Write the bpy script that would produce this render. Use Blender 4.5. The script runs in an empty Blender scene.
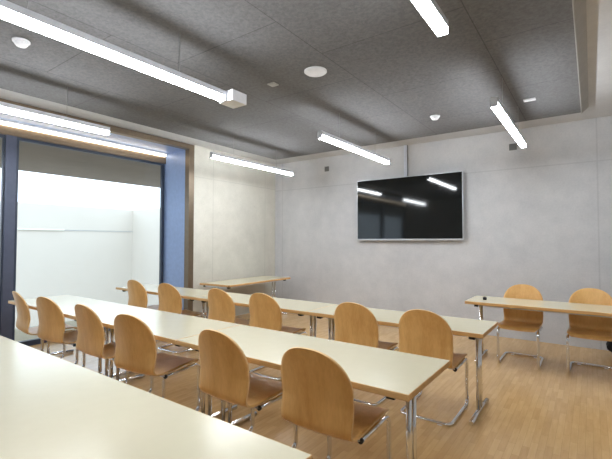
import bpy, bmesh, math, random
from mathutils import Vector, Matrix
random.seed(4)
C = bpy.context.scene.collection
R = math.radians
SC = bpy.context.scene

# ------------------------------------------------------------------ materials
def srgb(r, g, b):
    f = lambda c: (c/255/12.92) if c/255 <= .04045 else ((c/255+.055)/1.055)**2.4
    return (f(r), f(g), f(b), 1)

def new_mat(name):
    m = bpy.data.materials.new(name); m.use_nodes = True
    nt = m.node_tree; bs = nt.nodes['Principled BSDF']
    return m, nt, bs

def N(nt, t, **kw):
    n = nt.nodes.new(t)
    for k, v in kw.items(): setattr(n, k, v)
    return n

def math_n(nt, op, a, b=None, c=None):
    n = N(nt, 'ShaderNodeMath', operation=op)
    for i, v in enumerate((a, b, c)):
        if v is None: continue
        if isinstance(v, (int, float)): n.inputs[i].default_value = v
        else: nt.links.new(v, n.inputs[i])
    return n.outputs[0]

def mixc(nt, fac, a, b, blend='MIX'):
    n = N(nt, 'ShaderNodeMix', data_type='RGBA', blend_type=blend)
    for i, v in ((0, fac), (6, a), (7, b)):
        if isinstance(v, (int, float)): n.inputs[i].default_value = v
        elif isinstance(v, tuple): n.inputs[i].default_value = v
        else: nt.links.new(v, n.inputs[i])
    return n.outputs[2]

def noise(nt, vec, scale, detail=3, rough=.55, stretch=None):
    if stretch:
        mp = N(nt, 'ShaderNodeMapping'); mp.inputs['Scale'].default_value = stretch
        nt.links.new(vec, mp.inputs[0]); vec = mp.outputs[0]
    n = N(nt, 'ShaderNodeTexNoise'); n.inputs['Scale'].default_value = scale
    n.inputs['Detail'].default_value = detail; n.inputs['Roughness'].default_value = rough
    nt.links.new(vec, n.inputs['Vector'])
    return n.outputs[0]

def ramp(nt, fac, p0, c0, p1, c1):
    r = N(nt, 'ShaderNodeValToRGB')
    r.color_ramp.elements[0].position = p0; r.color_ramp.elements[0].color = c0
    r.color_ramp.elements[1].position = p1; r.color_ramp.elements[1].color = c1
    nt.links.new(fac, r.inputs[0]); return r.outputs[0]

def bump(nt, bs, h, strength, dist):
    b = N(nt, 'ShaderNodeBump'); b.inputs['Strength'].default_value = strength
    b.inputs['Distance'].default_value = dist
    nt.links.new(h, b.inputs['Height']); nt.links.new(b.outputs[0], bs.inputs['Normal'])

def plain(name, col, rough=.5, metal=0, spec=.5, var=.06):
    m, nt, bs = new_mat(name)
    tc = N(nt, 'ShaderNodeTexCoord')
    n = noise(nt, tc.outputs['Object'], 14, 3)
    a = tuple(c*(1-var) for c in col[:3])+(1,); b = tuple(min(1, c*(1+var)) for c in col[:3])+(1,)
    nt.links.new(ramp(nt, n, .3, a, .7, b), bs.inputs['Base Color'])
    bs.inputs['Roughness'].default_value = rough; bs.inputs['Metallic'].default_value = metal
    bs.inputs['Specular IOR Level'].default_value = spec
    return m

def concrete(name, ca, cb, vlines=(), hline=None, axis=0):
    """board-marked pale concrete; vlines: joints at these world coords along the wall, hline: joint height"""
    m, nt, bs = new_mat(name)
    g = N(nt, 'ShaderNodeNewGeometry'); P = g.outputs['Position']
    big = noise(nt, P, .9, 4, .6); mid = noise(nt, P, 3.2, 5, .65); fine = noise(nt, P, 40, 3, .6)
    c = ramp(nt, big, .3, ca, .7, cb)
    c = mixc(nt, .5, c, ramp(nt, mid, .3, ca, .7, cb))
    c = mixc(nt, .12, c, ramp(nt, fine, .35, tuple(v*.75 for v in ca[:3])+(1,), .65, cb))
    # small pores
    v = N(nt, 'ShaderNodeTexVoronoi'); v.inputs['Scale'].default_value = 3.1
    nt.links.new(P, v.inputs['Vector'])
    pore = math_n(nt, 'LESS_THAN', v.outputs['Distance'], .025)
    c = mixc(nt, math_n(nt, 'MULTIPLY', pore, .45), c, tuple(x*.5 for x in ca[:3])+(1,))
    sx = N(nt, 'ShaderNodeSeparateXYZ'); nt.links.new(P, sx.inputs[0])
    tot = None
    for x0 in vlines:
        d = math_n(nt, 'ABSOLUTE', math_n(nt, 'SUBTRACT', sx.outputs[axis], x0))
        l = math_n(nt, 'LESS_THAN', d, .009)
        tot = l if tot is None else math_n(nt, 'MAXIMUM', tot, l)
    if hline is not None:
        d = math_n(nt, 'ABSOLUTE', math_n(nt, 'SUBTRACT', sx.outputs[2], hline))
        l = math_n(nt, 'LESS_THAN', d, .009)
        tot = l if tot is None else math_n(nt, 'MAXIMUM', tot, l)
    if tot is not None:
        c = mixc(nt, math_n(nt, 'MULTIPLY', tot, .2), c, tuple(x*.45 for x in ca[:3])+(1,))
    nt.links.new(c, bs.inputs['Base Color'])
    bs.inputs['Roughness'].default_value = .75; bs.inputs['Specular IOR Level'].default_value = .25
    bump(nt, bs, mid, .15, .01)
    return m

def wood(name, ca, cb, axis_stretch=(2.0, 2.0, .25), rough=.38, scale=9, spec=.4):
    m, nt, bs = new_mat(name)
    tc = N(nt, 'ShaderNodeTexCoord'); oi = N(nt, 'ShaderNodeObjectInfo')
    va = N(nt, 'ShaderNodeVectorMath', operation='ADD')
    sc = N(nt, 'ShaderNodeVectorMath', operation='SCALE'); sc.inputs['Scale'].default_value = 7
    cmb = N(nt, 'ShaderNodeCombineXYZ'); nt.links.new(oi.outputs['Random'], cmb.inputs[0]); nt.links.new(oi.outputs['Random'], cmb.inputs[1])
    nt.links.new(cmb.outputs[0], sc.inputs[0])
    nt.links.new(tc.outputs['Object'], va.inputs[0]); nt.links.new(sc.outputs[0], va.inputs[1])
    n = noise(nt, va.outputs[0], scale, 5, .6, axis_stretch)
    f = noise(nt, va.outputs[0], scale*9, 3, .6, axis_stretch)
    c = ramp(nt, n, .3, ca, .72, cb)
    c = mixc(nt, .12, c, ramp(nt, f, .4, tuple(x*.72 for x in ca[:3])+(1,), .6, cb))
    nt.links.new(c, bs.inputs['Base Color'])
    bs.inputs['Roughness'].default_value = rough; bs.inputs['Specular IOR Level'].default_value = spec
    return m

def emis(name, col, s):
    m, nt, bs = new_mat(name)
    bs.inputs['Base Color'].default_value = (.8, .8, .8, 1)
    bs.inputs['Emission Color'].default_value = col; bs.inputs['Emission Strength'].default_value = s
    return m

M = {}
M['wall_front'] = concrete('wall_front_concrete', srgb(181,183,187), srgb(212,211,212), (.21, 5.8), 2.585, 0)
M['wall_left'] = concrete('wall_left_concrete', srgb(184,182,172), srgb(212,209,199), (-.34, -1.79), 2.62, 1)
M['wall_other'] = concrete('wall_concrete', srgb(165,165,165), srgb(192,190,186), (-3, -6), 2.6, 1)
M['slab'] = concrete('ceiling_slab_concrete', srgb(192,193,196), srgb(210,211,213))
M['court'] = concrete('courtyard_render', srgb(193,184,172), srgb(199,190,178))
M['terrace'] = concrete('terrace_concrete', srgb(176,166,142), srgb(190,180,156), (-1.05, -1.25, -1.45, -1.65, -1.85), None, 0)
M['soffit'] = concrete('soffit_board', srgb(122,112,102), srgb(136,126,116))
M['edge'] = wood('beech_edge', srgb(196,150,92), srgb(220,178,122), (.3, 2, 2), .4)
M['chairwood'] = wood('beech_ply', srgb(202,150,84), srgb(226,181,116), (1.5, 1.5, .3), .34, 6)
M['ply'] = wood('ply_edge', srgb(205,165,112), srgb(226,190,140), (.3, .3, 3), .5)
M['laminate'] = plain('cream_laminate', srgb(206,198,172), .22, 0, .5, .012)
M['chrome'] = plain('chrome', (.78,.79,.81,1), .14, 1, .5, .02)
M['steel'] = plain('brushed_steel', (.62,.63,.66,1), .3, 1, .5, .03)
M['black'] = plain('black_plastic', srgb(26,26,28), .5)
M['white'] = plain('white_plastic', srgb(228,229,234), .45)
M['grey_plate'] = plain('grey_plate', srgb(105,105,104), .5)
M['pale_plate'] = plain('pale_grey_plate', srgb(168,166,162), .5)
M['housing'] = plain('lamp_housing', srgb(208,211,218), .45)
M['bronze'] = plain('bronze_metal', srgb(112,98,82), .38, .55)
M['reveal'] = plain('reveal_daylight_tint', srgb(140,163,206), .4, .1)  # blue of the reflected daylight is painted into the lining colour
M['mullion'] = plain('frame_daylight_tint', srgb(84,90,110), .35, .3)  # dark frame metal, with bluish daylight reflection mixed into its base colour
M['gasket'] = plain('window_gasket', srgb(46,56,74), .4)
M['silver'] = plain('silver_bezel', srgb(196,197,202), .35, .5)
M['conduit'] = plain('conduit_white', srgb(205,208,218), .4, .2)
M['wire'] = plain('wire', srgb(150,150,150), .4, .6)
M['bag'] = plain('black_fabric', srgb(30,32,34), .9, 0, .2, .4)
M['ledge'] = plain('ledge_metal', srgb(214,212,200), .5)
M['lamp'] = emis('lamp_diffuser', (.92, .965, 1.0, 1), 26)
M['led'] = emis('led_cove', (1.0, .86, .66, 1), 2.4)

def mk_screen():
    m, nt, bs = new_mat('screen_glass')
    tc = N(nt, 'ShaderNodeTexCoord')
    nt.links.new(ramp(nt, noise(nt, tc.outputs['Object'], 3), .3, (.008,.009,.009,1), .7, (.011,.012,.012,1)), bs.inputs['Base Color'])
    bs.inputs['Roughness'].default_value = .06; bs.inputs['Specular IOR Level'].default_value = .42
    return m
M['screen'] = mk_screen()

def mk_panel():
    m, nt, bs = new_mat('wood_wool_panel')
    g = N(nt, 'ShaderNodeNewGeometry'); P = g.outputs['Position']
    f = noise(nt, P, 38, 4, .7); b = noise(nt, P, 1.1, 3)
    c = ramp(nt, f, .36, srgb(100,100,102), .66, srgb(123,123,126))
    c = mixc(nt, .3, c, ramp(nt, b, .3, srgb(106,105,104), .7, srgb(122,121,120)))
    mp = N(nt, 'ShaderNodeMapping'); mp.inputs['Rotation'].default_value = (0, 0, R(90)); mp.inputs['Location'].default_value = (.32, .87, 0)
    nt.links.new(P, mp.inputs[0])
    br = N(nt, 'ShaderNodeTexBrick'); br.inputs['Scale'].default_value = 1
    br.inputs['Brick Width'].default_value = 1.22; br.inputs['Row Height'].default_value = 1.18
    br.inputs['Mortar Size'].default_value = .004; br.inputs['Mortar Smooth'].default_value = 0
    br.inputs['Color1'].default_value = (1,1,1,1); br.inputs['Color2'].default_value = (.93,.93,.93,1); br.inputs['Mortar'].default_value = (.64,.64,.64,1)
    nt.links.new(mp.outputs[0], br.inputs['Vector'])
    c = mixc(nt, 1.0, c, br.outputs['Color'], 'MULTIPLY')
    nt.links.new(c, bs.inputs['Base Color'])
    bs.inputs['Roughness'].default_value = .9; bs.inputs['Specular IOR Level'].default_value = .1
    bump(nt, bs, f, .5, .006)
    return m
M['panel'] = mk_panel()

def mk_floor():
    m, nt, bs = new_mat('oak_strip_parquet')
    g = N(nt, 'ShaderNodeNewGeometry'); P = g.outputs['Position']
    mp = N(nt, 'ShaderNodeMapping'); mp.inputs['Rotation'].default_value = (0, 0, R(90))
    nt.links.new(P, mp.inputs[0])
    br = N(nt, 'ShaderNodeTexBrick'); br.inputs['Scale'].default_value = 1
    br.offset = .37; br.offset_frequency = 2
    br.inputs['Brick Width'].default_value = .27; br.inputs['Row Height'].default_value = .046
    br.inputs['Mortar Size'].default_value = .0009; br.inputs['Bias'].default_value = .0
    br.inputs['Color1'].default_value = srgb(190,152,102); br.inputs['Color2'].default_value = srgb(207,170,119); br.inputs['Mortar'].default_value = srgb(164,130,86)
    nt.links.new(mp.outputs[0], br.inputs['Vector'])
    n = noise(nt, P, 14, 4, .6, (3, .35, 1))
    c = mixc(nt, .3, br.outputs['Color'], ramp(nt, n, .3, srgb(178,140,92), .7, srgb(216,180,128)))
    nt.links.new(c, bs.inputs['Base Color'])
    bs.inputs['Roughness'].default_value = .22; bs.inputs['Specular IOR Level'].default_value = .5
    return m
M['floor'] = mk_floor()

def mk_glass():
    m = bpy.data.materials.new('window_glass'); m.use_nodes = True
    nt = m.node_tree; nt.nodes.clear()
    o = N(nt, 'ShaderNodeOutputMaterial'); mx = N(nt, 'ShaderNodeMixShader')
    t = N(nt, 'ShaderNodeBsdfTransparent'); t.inputs[0].default_value = (.97, .975, .97, 1)
    gl = N(nt, 'ShaderNodeBsdfGlossy'); gl.inputs['Roughness'].default_value = .01
    lw = N(nt, 'ShaderNodeLayerWeight'); lw.inputs['Blend'].default_value = .25
    f = math_n(nt, 'MULTIPLY', lw.outputs['Fresnel'], .55)
    nt.links.new(f, mx.inputs[0]); nt.links.new(t.outputs[0], mx.inputs[1]); nt.links.new(gl.outputs[0], mx.inputs[2])
    nt.links.new(mx.outputs[0], o.inputs[0])
    return m
M['glass'] = mk_glass()

# ------------------------------------------------------------------ mesh helpers
def box(bm, x0, x1, y0, y1, z0, z1, bevel=0, mi=0):
    vs = [bm.verts.new(p) for p in ((x0,y0,z0),(x1,y0,z0),(x1,y1,z0),(x0,y1,z0),(x0,y0,z1),(x1,y0,z1),(x1,y1,z1),(x0,y1,z1))]
    fs = [bm.faces.new([vs[i] for i in f]) for f in ((3,2,1,0),(4,5,6,7),(0,1,5,4),(1,2,6,5),(2,3,7,6),(3,0,4,7))]
    for f in fs: f.material_index = mi
    if bevel:
        es = list({e for f in fs for e in f.edges})
        r = bmesh.ops.bevel(bm, geom=es, offset=bevel, segments=2, affect='EDGES', profile=.5)
        for f in r['faces']: f.material_index = mi

def fillet(pts, r, seg=6):
    pts = [Vector(p) for p in pts]; out = [pts[0]]
    for i in range(1, len(pts)-1):
        a, b, c = pts[i-1], pts[i], pts[i+1]
        u = (a-b).normalized(); v = (c-b).normalized()
        rr = min(r, (a-b).length*.48, (c-b).length*.48)
        p, q = b+u*rr, b+v*rr
        for k in range(seg+1):
            t = k/seg
            out.append(p*(1-t)**2 + b*2*t*(1-t) + q*t*t)
    out.append(pts[-1]); return out

def tube(bm, pts, r, n=12, caps=True):
    pts = [Vector(p) for p in pts]
    tan = []
    for i in range(len(pts)):
        a = pts[max(0, i-1)]; b = pts[min(len(pts)-1, i+1)]
        tan.append((b-a).normalized())
    up = Vector((0, 0, 1)) if abs(tan[0].z) < .9 else Vector((1, 0, 0))
    nrm = (up - tan[0]*up.dot(tan[0])).normalized()
    rings = []
    for i, p in enumerate(pts):
        nrm = (nrm - tan[i]*nrm.dot(tan[i])).normalized()
        bn = tan[i].cross(nrm)
        rings.append([bm.verts.new(p + (nrm*math.cos(2*math.pi*k/n) + bn*math.sin(2*math.pi*k/n))*r) for k in range(n)])
    for a, b in zip(rings, rings[1:]):
        for k in range(n):
            f = bm.faces.new((a[k], a[(k+1) % n], b[(k+1) % n], b[k])); f.smooth = True
    if caps:
        bm.faces.new(list(reversed(rings[0]))); bm.faces.new(rings[-1])

def lathe(bm, prof, n=32, c=(0, 0, 0)):
    rings = []
    for r, z in prof:
        rings.append([bm.verts.new((c[0]+r*math.cos(2*math.pi*k/n), c[1]+r*math.sin(2*math.pi*k/n), c[2]+z)) for k in range(n)])
    for a, b in zip(rings, rings[1:]):
        for k in range(n):
            f = bm.faces.new((a[k], a[(k+1) % n], b[(k+1) % n], b[k])); f.smooth = True
    bm.faces.new(rings[0]); bm.faces.new(rings[-1])

def obj(name, bm, mats, parent=None, loc=(0, 0, 0), rz=0, wn=False):
    bmesh.ops.recalc_face_normals(bm, faces=bm.faces)
    me = bpy.data.meshes.new(name); bm.to_mesh(me); bm.free()
    for m in (mats if isinstance(mats, (list, tuple)) else [mats]): me.materials.append(M[m])
    o = bpy.data.objects.new(name, me); C.objects.link(o)
    o.location = loc; o.rotation_euler = (0, 0, rz)
    if parent: o.parent = parent
    return o

def tag(o, label=None, cat=None, group=None, kind=None):
    if label: o['label'] = label
    if cat: o['category'] = cat
    if group: o['group'] = group
    if kind: o['kind'] = kind
    return o

def thing(name, label, cat, loc=(0, 0, 0), rz=0, group=None):
    o = bpy.data.objects.new(name, None); C.objects.link(o)
    o.empty_display_size = .1
    o.location = loc; o.rotation_euler = (0, 0, rz)
    return tag(o, label, cat, group)

def copy_tree(o, parent=None):
    c = o.copy(); C.objects.link(c); c.parent = parent
    for ch in list(o.children): copy_tree(ch, c)
    return c

def bx(name, dims, mat, parent=None, bevel=0, **kw):
    bm = bmesh.new(); box(bm, *dims, bevel=bevel); return obj(name, bm, mat, parent, **kw)

def struct(name, dims, mat, label, cat, bevel=0):
    return tag(bx(name, dims, mat, bevel=bevel), label, cat, kind='structure')

# ------------------------------------------------------------------ camera
CAM = dict(f=396.9, yaw=35.711, pitch=1.727, roll=.087, x=5.717, y=-6.775, z=1.466)
cd = bpy.data.cameras.new('camera'); cam = bpy.data.objects.new('camera', cd); C.objects.link(cam)
yw, pt, rl = R(CAM['yaw']), R(CAM['pitch']), R(CAM['roll'])
F = Vector((-math.sin(yw)*math.cos(pt), math.cos(yw)*math.cos(pt), math.sin(pt)))
RT = Vector((math.cos(yw), math.sin(yw), 0)); UP = RT.cross(F)
R2 = RT*math.cos(rl) + UP*math.sin(rl); U2 = -RT*math.sin(rl) + UP*math.cos(rl)
mw = Matrix((R2, U2, -F)).transposed().to_4x4(); mw.translation = (CAM['x'], CAM['y'], CAM['z'])
cam.matrix_world = mw
cd.sensor_fit = 'HORIZONTAL'; cd.sensor_width = 36; cd.lens = 36*CAM['f']/612; cd.clip_start = .03
SC.camera = cam

# ------------------------------------------------------------------ setting
ZC, ZP = 3.185, 3.09            # slab, hung panel underside
XR, YB, XG = 7.7, -9.6, -.72    # right wall, back wall, glass plane
struct('floor', (XG-.03, XR, YB, 0, -.12, 0), 'floor', 'oak strip parquet floor of the seminar room', 'floor')
struct('ceiling', (-.9, XR+.2, YB-.2, .2, ZC, ZC+.25), 'slab', 'pale concrete ceiling slab around the dark acoustic ceiling', 'ceiling')
struct('wall_front', (-.9, XR+.2, 0, .25, -.12, ZC), 'wall_front', 'exposed concrete wall carrying the television', 'wall')
struct('wall_right', (XR, XR+.2, YB, 0, -.12, ZC), 'wall_other', 'concrete wall on the right, out of view', 'wall')
struct('wall_back', (-.9, XR+.2, YB-.2, YB, -.12, ZC), 'wall_other', 'concrete wall behind the camera', 'wall')
struct('wall_left', (-.9, 0, -2.24, 0, -.12, ZC), 'wall_left', 'warm grey concrete wall between window and corner', 'wall')

# hung dark panel with a sloping pale fascia on its right edge
bm = bmesh.new(); box(bm, .64, 5.637, YB+.6, -.752, ZP, ZC)
tag(obj('ceiling_panel', bm, 'panel'), 'dark grey acoustic panel field under the concrete ceiling', 'ceiling panel', kind='structure')
bm = bmesh.new()
p = [(5.637, ZP), (5.645, ZP), (5.715, ZC), (5.637, ZC)]
a = [bm.verts.new((x, YB+.6, z)) for x, z in p]; b = [bm.verts.new((x, -.60 if x > 5.7 else -.70, z)) for x, z in p]
for k in range(4): bm.faces.new((a[k], a[(k+1) % 4], b[(k+1) % 4], b[k]))
bm.faces.new(a); bm.faces.new(b)
tag(obj('trim_1', bm, 'pale_plate'), 'grey sloping fascia along right edge of dark ceiling', 'trim', kind='structure')

# window: bronze outer frame, deep reveal, mullions, panes, cove light
YW0, YW1 = -2.24, YB
bx_list = [('trim_2', (-.10, .012, -2.35, -2.24, 0, 3.172), 'bronze', 'bronze upright frame at right side of window recess'),
           ('trim_3', (-.10, .012, YB, -2.35, 3.086, 3.172), 'bronze', 'bronze head frame along top of window recess'),
           ('trim_4', (-.72, -.10, -2.35, -2.24, 0, 3.172), 'reveal', 'lining at right side of window recess, blue daylight painted in'),
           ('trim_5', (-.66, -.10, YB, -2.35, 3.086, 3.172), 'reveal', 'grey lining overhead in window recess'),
           ('trim_6', (-.78, -.66, YB, -2.24, 2.90, 3.172), 'bronze', 'bronze header above the glass panes')]
for n, d, m, l in bx_list: struct(n, d, m, l, 'trim')
struct('trim_7', (-.9, -.78, YB, -2.24, 2.95, ZC), 'soffit', 'outer wall strip over the window', 'trim')
for i, (y1, y0) in enumerate(((-2.36, -4.70), (-4.825, -7.215), (-7.34, YB+.02))):
    t = tag(thing('window_%d' % (i+1), ('tall fixed window pane right of the dark mullion', 'tall window pane left of the dark mullion', 'tall window pane beside the back wall')[i], 'window', (XG, (y0+y1)/2, 0)), kind='structure')
    h = (y1-y0)/2
    bm = bmesh.new()
    box(bm, -.03, .03, -h, h, 0, .075); box(bm, -.03, .03, -h, h, 2.86, 2.90)
    box(bm, -.03, .03, -h, -h+.035, .075, 2.86); box(bm, -.03, .03, h-(.045 if i == 0 else .018), h, .075, 2.86)
    obj('window_frame', bm, 'gasket', t)
    bx('glass_pane', (-.006, .006, -h+.03, h-.04, .07, 2.865), 'glass', t)
for i, (a, b) in enumerate(((-4.825, -4.70), (-7.34, -7.215))):
    struct('trim_%d' % (8+i), (-.77, -.665, a, b, 0, 2.90), 'mullion', ('dark mullion between the two left panes, blue daylight painted in', 'dark mullion out of view')[i], 'trim', .004)
t = thing('cove_light', 'long warm light strip along top of window recess', 'light', (-.63, -5.9, 3.04))
bx('housing', (-.03, .035, -3.54, 3.52, .015, .045), 'housing', t)
bx('diffuser', (-.028, .033, -3.53, 3.51, -.022, .015), 'led', t, .004)

# outside: terrace, overhang, courtyard walls with a ledge
struct('terrace', (-2.3, -.85, -16, 6, -.3, -.04), 'terrace', 'pale boarded terrace strip outside the window', 'terrace')
struct('courtyard_ground', (-13, -2.3, -16, 6, -4.2, -4), 'court', 'pale courtyard ground below the terrace', 'ground')
struct('terrace_soffit', (-3.9, -.9, -16, 6, 2.93, 3.2), 'soffit', 'dark grey overhang outside above the window', 'overhang')
struct('courtyard_wall', (-8.3, -8, -16, 1.37, -4, 2.617), 'court', 'pale courtyard wall parallel to the window', 'wall')
struct('courtyard_wall', (-8.3, -.92, 1.37, 1.67, -4, 2.617), 'court', 'pale courtyard wall turning towards the building', 'wall')
struct('courtyard_ledge', (-8.0, -7.95, -16, -.98, 1.80, 1.85), 'ledge', 'thin white ledge along the courtyard wall', 'ledge', .004)
struct('courtyard_joint_strip', (-8.0, -7.985, -.98, 1.36, 1.80, 1.83), 'pale_plate', 'thin grey strip continuing the courtyard ledge', 'ledge')

# ------------------------------------------------------------------ tables
def make_table(L, D, loc, rz, label, group=None, leg_in=(.12, .12)):
    """table with cream top, beech lipping and two T-foot chrome legs; local x is length"""
    t = thing('seminar_table', label, 'table', loc, rz, group)
    H = .74; l, d = L/2, D/2
    bm = bmesh.new(); box(bm, -l+.004, l-.004, -d+.004, d-.004, H-.032, H)
    top = obj('tabletop', bm, 'laminate', t)
    bm = bmesh.new()
    # lipping: closed ring with rounded outer edge
    prof = [(0, -.0005), (.0025, -.0005), (.0045, -.003), (.005, -.016), (.0045, -.031), (.002, -.034), (0, -.034)]
    cor = [(-l+.005, -d+.005, -1, -1), (l-.005, -d+.005, 1, -1), (l-.005, d-.005, 1, 1), (-l+.005, d-.005, -1, 1)]
    rings = [[bm.verts.new((cx+sx*o_, cy+sy*o_, H+z)) for o_, z in prof] for cx, cy, sx, sy in cor]
    for i in range(4):
        a, b = rings[i], rings[(i+1) % 4]
        for k in range(len(prof)): bm.faces.new((a[k], b[k], b[(k+1) % len(prof)], a[(k+1) % len(prof)]))
    e = obj('edge_band', bm, 'edge', t); tag(e, 'beech edging of the cream top')
    for s in (-1, 1):
        bm = bmesh.new(); box(bm, -l+.16, l-.16, s*(d-.13)-.012, s*(d-.13)+.012, H-.064, H-.033)
        obj('under_rail', bm, 'steel', t)
    for s, ins in ((-1, leg_in[0]), (1, leg_in[1])):
        x = s*(l-ins)
        bm = bmesh.new(); box(bm, x-.02, x+.02, -d+.09, d-.09, H-.058, H-.033, .003)
        lg = obj('leg', bm, 'steel', t)
        for k in (-1, 1):
            bm = bmesh.new(); tube(bm, [(x, k*.035, .045), (x, k*.035, H-.05)], .0165, 14)
            obj('column', bm, 'chrome', lg)
        bm = bmesh.new(); tube(bm, fillet([(x, -d+.01, .020), (x, -.08, .030), (x, .08, .030), (x, d-.01, .020)], .03, 3), .0195, 14)
        obj('foot', bm, 'chrome', lg)
        for k in (-1, 1):
            bm = bmesh.new(); box(bm, x-.024, x+.024, k*(d-.075)-.022, k*(d-.075)+.022, H-.066, H-.033, .004)
            b_ = obj('bracket', bm, 'black', lg); tag(b_, 'black plastic bracket')
    return t

G1 = 'tables of the middle row'; G2 = 'tables of the rear row near the wall'
def row(x0, x1, y0, y1, label, group, gap=.0015, **kw):
    return make_table(x1-x0-2*gap, y1-y0, ((x0+x1)/2, (y0+y1)/2, 0), 0, label, group, **kw)
row(3.22, 5.005, -4.946, -4.265, 'cream table at right end of the middle row, tucked with the two largest chairs', G1, leg_in=(.18, .12))
row(1.62, 3.22, -4.946, -4.265, 'cream table in the middle of the middle row', G1, leg_in=(.15, .05))
row(-.07, 1.62, -4.946, -4.265, 'cream table at window end of the middle row, reaching the dark mullion', G1, leg_in=(.2, .07))
row(3.307, 5.018, -3.42, -2.81, 'cream table at right end of the row behind the middle row', G2, leg_in=(.12, .10))
row(1.50, 3.307, -3.42, -2.81, 'cream table in the middle of the row behind the middle row', G2)
row(-.393, 1.50, -3.42, -2.81, 'cream table at window end of the row behind the middle row', G2)
row(1.90, 4.935, -6.44, -5.645, 'large pale table in the foreground, its right corner at the bottom edge', None)
row(4.442, 6.24, -1.67, -1.05, 'cream table on the right with two chairs facing the room', None)
make_table(1.78, .70, (.455, -1.31, 0), R(90+3.6), 'wood-edged table standing alone in the far corner', None, (.06, .10))

# small dark knob on the right table
t = thing('table_knob', 'small dark round knob on the table at right', 'knob', (4.623, -1.42, .7405))
bm = bmesh.new(); lathe(bm, [(.021, 0), (.023, .006), (.023, .028), (.019, .034)], 24); obj('body', bm, 'black', t)
bm = bmesh.new(); lathe(bm, [(.010, .034), (.010, .038), (.006, .040)], 16); obj('button', bm, 'bronze', t)

# ------------------------------------------------------------------ chairs
def catmull(P, n):
    out = []
    for i in range(len(P)-1):
        p0, p1, p2, p3 = P[max(0, i-1)], P[i], P[i+1], P[min(len(P)-1, i+2)]
        for k in range(n):
            t = k/n
            out.append(tuple(.5*((2*b)+(-a+c)*t+(2*a-5*b+4*c-d)*t*t+(-a+3*b-3*c+d)*t**3) for a, b, c, d in zip(p0, p1, p2, p3)))
    out.append(P[-1]); return out

ZT, ZA = .912, .685     # top of back, where the arch springs
def shell_bm():
    prof = [(.262, .418), (.250, .438), (.215, .450), (.12, .449), (0, .441), (-.11, .434), (-.185, .436), (-.228, .452), (-.250, .488), (-.258, .55), (-.266, .62), (-.277, .70)]
    P = catmull(prof, 5)
    for k in range(1, 17):                                   # fine rows through the arch
        a = math.pi/2*k/16; z = ZA+.01+(ZT-ZA-.01)*math.sin(a)
        P.append((-.277-.052*((z-.70)/(ZT-.70))**1.2, z))
    def half(i, y, z):
        if i < 12: return .180+.038*min(1, i/9)              # seat front corner
        if z <= ZA: return .218+.008*min(1, max(0, (z-.44)/.1))
        q = min(1, (z-ZA)/(ZT-ZA)); return .226*(1-q**2.25)**(1/2.25)+.002
    nc = 14; T = .0055
    layers = []
    for side in (1, -1):
        g = []
        for i, (y, z) in enumerate(P):
            a = P[max(0, i-1)]; b = P[min(len(P)-1, i+1)]
            dy, dz = b[0]-a[0], b[1]-a[1]; L = math.hypot(dy, dz) or 1
            ny, nz = dz/L, -dy/L                              # towards the sitter
            w = half(i, y, z)
            up = min(1, max(0, (z-.47)/.15))
            rowv = []
            for k in range(nc+1):
                u = -1+2*k/nc; x = w*math.sin(u*math.pi/2)*.35+w*u*.65
                cy = .038*(x/.23)**2*up                       # lateral dish of the back
                cz = .010*(x/.22)**2*(1-up)                   # slight dish of the seat
                rowv.append(bmv.new((x, y+cy+side*ny*T, z+cz+side*nz*T)))
            g.append(rowv)
        layers.append(g)
    return layers
bm = bmesh.new(); bmv = bm.verts
A, B = shell_bm()
nr, ncol = len(A), len(A[0])
for i in range(nr-1):
    for k in range(ncol-1):
        for g, rev in ((A, 0), (B, 1)):
            q = [g[i][k], g[i][k+1], g[i+1][k+1], g[i+1][k]]
            f = bm.faces.new(q[::-1] if rev else q); f.smooth = True
for i in range(nr-1):
    for k in (0, ncol-1):
        f = bm.faces.new((A[i][k], A[i+1][k], B[i+1][k], B[i][k])); f.material_index = 1
for i in (0, nr-1):
    for k in range(ncol-1):
        f = bm.faces.new((A[i][k], A[i][k+1], B[i][k+1], B[i][k])); f.material_index = 1
chair0 = thing('cantilever_chair', '', 'chair')
obj('seat_shell', bm, ['chairwood', 'ply'], chair0)
bm = bmesh.new()
RX, ZR = .210, .421
half_p = [(RX, -.115, ZR-.006), (RX, .245, ZR), (RX, .252, .0135), (RX, -.27, .0135), (0, -.27, .0135)]
full = half_p + [(-x, y, z) for x, y, z in half_p[-2::-1]]
tube(bm, fillet(full, .062, 7), .0150, 14)
fr = obj('tube_frame', bm, 'chrome', chair0)
for s in (-1, 1):
    bm = bmesh.new(); tube(bm, [(s*RX, -.130, ZR-.0068), (s*RX, -.114, ZR-.006)], .0152, 12)
    tag(obj('end_cap', bm, 'black', fr), 'black plastic tube end')
for y in (-.13, .13):
    bm = bmesh.new(); box(bm, -RX, RX, y-.011, y+.011, ZR-.004, ZR+.006)
    obj('cross_brace', bm, 'steel', chair0)
for sx, y in ((-1, -.27), (1, -.27), (-1, .16), (1, .16)):
    bm = bmesh.new()
    if y < 0: box(bm, sx*.13-.02, sx*.13+.02, y-.014, y+.014, .0, .02, .004)
    else: box(bm, sx*RX-.013, sx*RX+.013, y-.02, y+.02, .0, .02, .004)
    tag(obj('glide', bm, 'white', chair0), 'small white floor glide')

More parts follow.
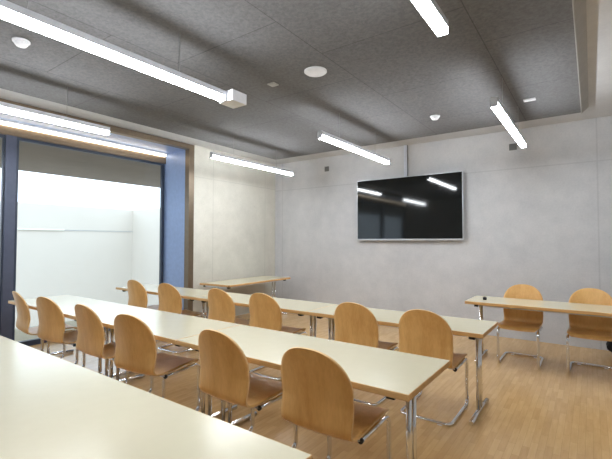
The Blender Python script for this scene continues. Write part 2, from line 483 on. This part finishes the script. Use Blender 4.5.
GA = 'beech chairs along the middle row'; GB = 'beech chairs along the row behind'; GC = 'beech chairs facing the room'
chairs = [
 (4.50, -4.76, 1, 'beech shell chair at the right end of the middle row, largest in view', GA),
 (3.79, -4.76, -1, 'beech shell chair second from the right in the middle row, by the table joint', GA),
 (2.79, -4.79, 8, 'beech shell chair third from the right in the middle row, its dark seat showing', GA),
 (2.06, -4.76, 1, 'beech shell chair fourth from the right in the middle row', GA),
 (1.23, -4.76, 7, 'beech shell chair second from the window in the middle row', GA),
 (.57, -4.76, -5, 'bluish lit chair nearest the mullion at window end of the middle row', GA),
 (4.58, -3.26, 0, 'beech shell chair at the right end of the row behind, its floor runner visible', GB),
 (3.93, -3.26, 0, 'beech shell chair second from the right in the row behind', GB),
 (2.81, -3.26, 1, 'beech shell chair third from the right in the row behind', GB),
 (2.12, -3.26, 0, 'beech shell chair fourth from the right in the row behind, below the corner table', GB),
 (1.10, -3.26, 4, 'beech shell chair second from the window in the row behind', GB),
 (.34, -3.26, 2, 'pale lit shell chair nearest the window in the row behind', GB),
 (4.99, -1.24, 180, 'beech chair facing the room, left behind the right-hand table', GC),
 (5.70, -1.24, 179, 'beech chair facing the room, right behind the right-hand table at picture edge', GC),
]
for i, (x, y, rz, lab, g) in enumerate(chairs):
    o = chair0 if i == 0 else copy_tree(chair0)
    o.location = (x, y, 0); o.rotation_euler = (0, 0, R(rz)); tag(o, lab, 'chair', g)

# ------------------------------------------------------------------ lamps
def make_lamp():
    t = thing('pendant_light', '', 'light')
    h = .953
    bm = bmesh.new(); box(bm, -.030, .030, -h, h, .040, .085, .003); obj('housing', bm, 'housing', t)
    bm = bmesh.new(); box(bm, -.029, .029, -h+.004, h-.004, 0, .040, .004); obj('diffuser', bm, 'lamp', t)
    for s in (-1, 1):
        bm = bmesh.new(); box(bm, -.031, .031, s*h-.004, s*h+.004, .0, .086); obj('end_cap', bm, 'housing', t)
        bm = bmesh.new(); tube(bm, [(0, s*.51, .085), (0, s*.51, ZP-2.677)], .0018, 6); obj('hanging_wire', bm, 'wire', t)
    return t
lamp0 = make_lamp()
lamps = [
 (3.152, -1.976, 'slim pendant light hanging left of the television'),
 (1.259, -1.976, 'slim pendant light hanging in front of the far left corner'),
 (5.028, -1.976, 'slim pendant light hanging at right, above the right-hand table'),
 (3.152, -5.395, 'long bright pendant light crossing upper left, white box at its end'),
 (1.259, -5.395, 'pendant light at far left against the window recess'),
 (5.028, -5.395, 'pendant light at top edge of picture, right of centre'),
]
for i, (x, y, lab) in enumerate(lamps):
    o = lamp0 if i == 0 else copy_tree(lamp0)
    o.location = (x, y, 2.677); tag(o, lab, 'light', 'pendant lights')
    if i == 3:
        bm = bmesh.new(); box(bm, -.075, .095, .975, 1.15, .0, .095, .004)
        tag(obj('sensor_box', bm, 'white', o), 'white square box at lamp end')

# ------------------------------------------------------------------ ceiling devices
def detector(x, y, lab):
    t = thing('smoke_detector', lab, 'detector', (x, y, ZP), 0, 'smoke detectors')
    bm = bmesh.new(); lathe(bm, [(.062, 0), (.062, -.012), (.056, -.018)], 32); obj('base', bm, 'white', t)
    bm = bmesh.new(); lathe(bm, [(.048, -.018), (.048, -.030), (.036, -.046), (.018, -.050)], 28); obj('sensor_head', bm, 'white', t)
detector(1.99, -5.55, 'white smoke detector on dark ceiling at upper left')
detector(4.10, -1.67, 'white smoke detector on dark ceiling above the television')
t = thing('ceiling_speaker', 'flat round white disc on dark ceiling near centre', 'speaker', (3.608, -3.69, ZP))
bm = bmesh.new(); lathe(bm, [(.108, 0), (.108, -.010), (.095, -.020)], 48); obj('rim', bm, 'white', t)
bm = bmesh.new(); lathe(bm, [(.088, -.018), (.083, -.023), (.03, -.027)], 48); obj('grille', bm, 'white', t)
t = thing('ceiling_plate', 'small pale square plate on ceiling beside the white disc', 'plate', (3.075, -3.687, ZP))
bx('plate', (-.045, .045, -.045, .045, -.010, 0), 'pale_plate', t, .003)
bx('cover', (-.028, .028, -.028, .028, -.014, -.009), 'pale_plate', t, .002)
t = thing('ceiling_plate', 'small white plate on ceiling right of the right pendant', 'plate', (5.172, -1.66, ZP))
bx('plate', (-.06, .06, -.03, .03, -.018, 0), 'white', t, .003)
bx('cover', (-.045, .045, -.018, .018, -.022, -.016), 'white', t, .002)

# ------------------------------------------------------------------ front wall things
t = thing('television', 'large dark wall-mounted television with silver edge', 'television', (3.073, 0, 2.052))
w, h = .966, .563
bx('back_case', (-w+.02, w-.02, -.075, -.035, -h+.02, h-.02), 'black', t, .006)
bm = bmesh.new()
box(bm, -w, w, -.092, -.070, -h, -h+.026); box(bm, -w, w, -.092, -.070, h-.010, h)
box(bm, -w, -w+.010, -.092, -.070, -h+.026, h-.010); box(bm, w-.010, w, -.092, -.070, -h+.026, h-.010)
obj('bezel', bm, 'silver', t)
bx('screen', (-w+.010, w-.010, -.088, -.074, -h+.026, h-.010), 'screen', t)
bx('wall_mount', (-.35, .35, -.036, -.001, -.22, .22), 'steel', t)
t = thing('cable_duct', 'pale vertical cable duct from ceiling down behind television', 'cable duct', (3.05, 0, 0))
bx('cover', (-.03, .03, -.034, -.001, 2.30, ZC-.001), 'conduit', t, .003)
bx('seam', (.030, .036, -.026, -.001, 2.30, ZC-.002), 'grey_plate', t)
for x, z, lab in ((1.371, 2.941, 'small grey socket high on wall left of the television'), (4.762, 2.922, 'small grey socket high on wall right of the television')):
    t = thing('wall_socket', lab, 'socket', (x, 0, z), 0, 'sockets high on the front wall')
    bx('plate', (-.052, .052, -.012, -.001, -.05, .05), 'grey_plate', t, .003)
    bx('insert', (-.034, .034, -.015, -.011, -.033, .033), 'grey_plate', t, .002)

# black bag at the right
t = thing('bag', 'black fabric bag on floor by the wall at right picture edge', 'bag', (6.06, -.24, 0))
bm = bmesh.new(); bmesh.ops.create_icosphere(bm, subdivisions=4, radius=1)
for v in bm.verts:
    c = v.co; s = 1+.05*math.sin(9*c.x+3*c.z)+.04*math.sin(13*c.y+7*c.z)
    p = Vector((math.copysign(abs(c.x)**.8, c.x)*.21*s, math.copysign(abs(c.y)**.8, c.y)*.15*s, max(-.98, c.z)*.13*s+.13))
    p.z = max(.002, p.z); v.co = p
for f in bm.faces: f.smooth = True
obj('body', bm, 'bag', t)
bm = bmesh.new(); tube(bm, fillet([(-.07, 0, .24), (-.06, 0, .32), (.06, 0, .32), (.07, 0, .24)], .04, 5), .008, 8); obj('handle', bm, 'bag', t)

# ------------------------------------------------------------------ daylight and view
wd = bpy.data.worlds.new('sky'); SC.world = wd; wd.use_nodes = True
bg = wd.node_tree.nodes['Background']
bg.inputs[0].default_value = (.68, .84, 1.0, 1); bg.inputs[1].default_value = 1.5
SC.view_settings.view_transform = 'Standard'; SC.view_settings.look = 'None'
SC.view_settings.gamma = 1; SC.view_settings.use_curve_mapping = False
SC.view_settings.exposure = 1.45
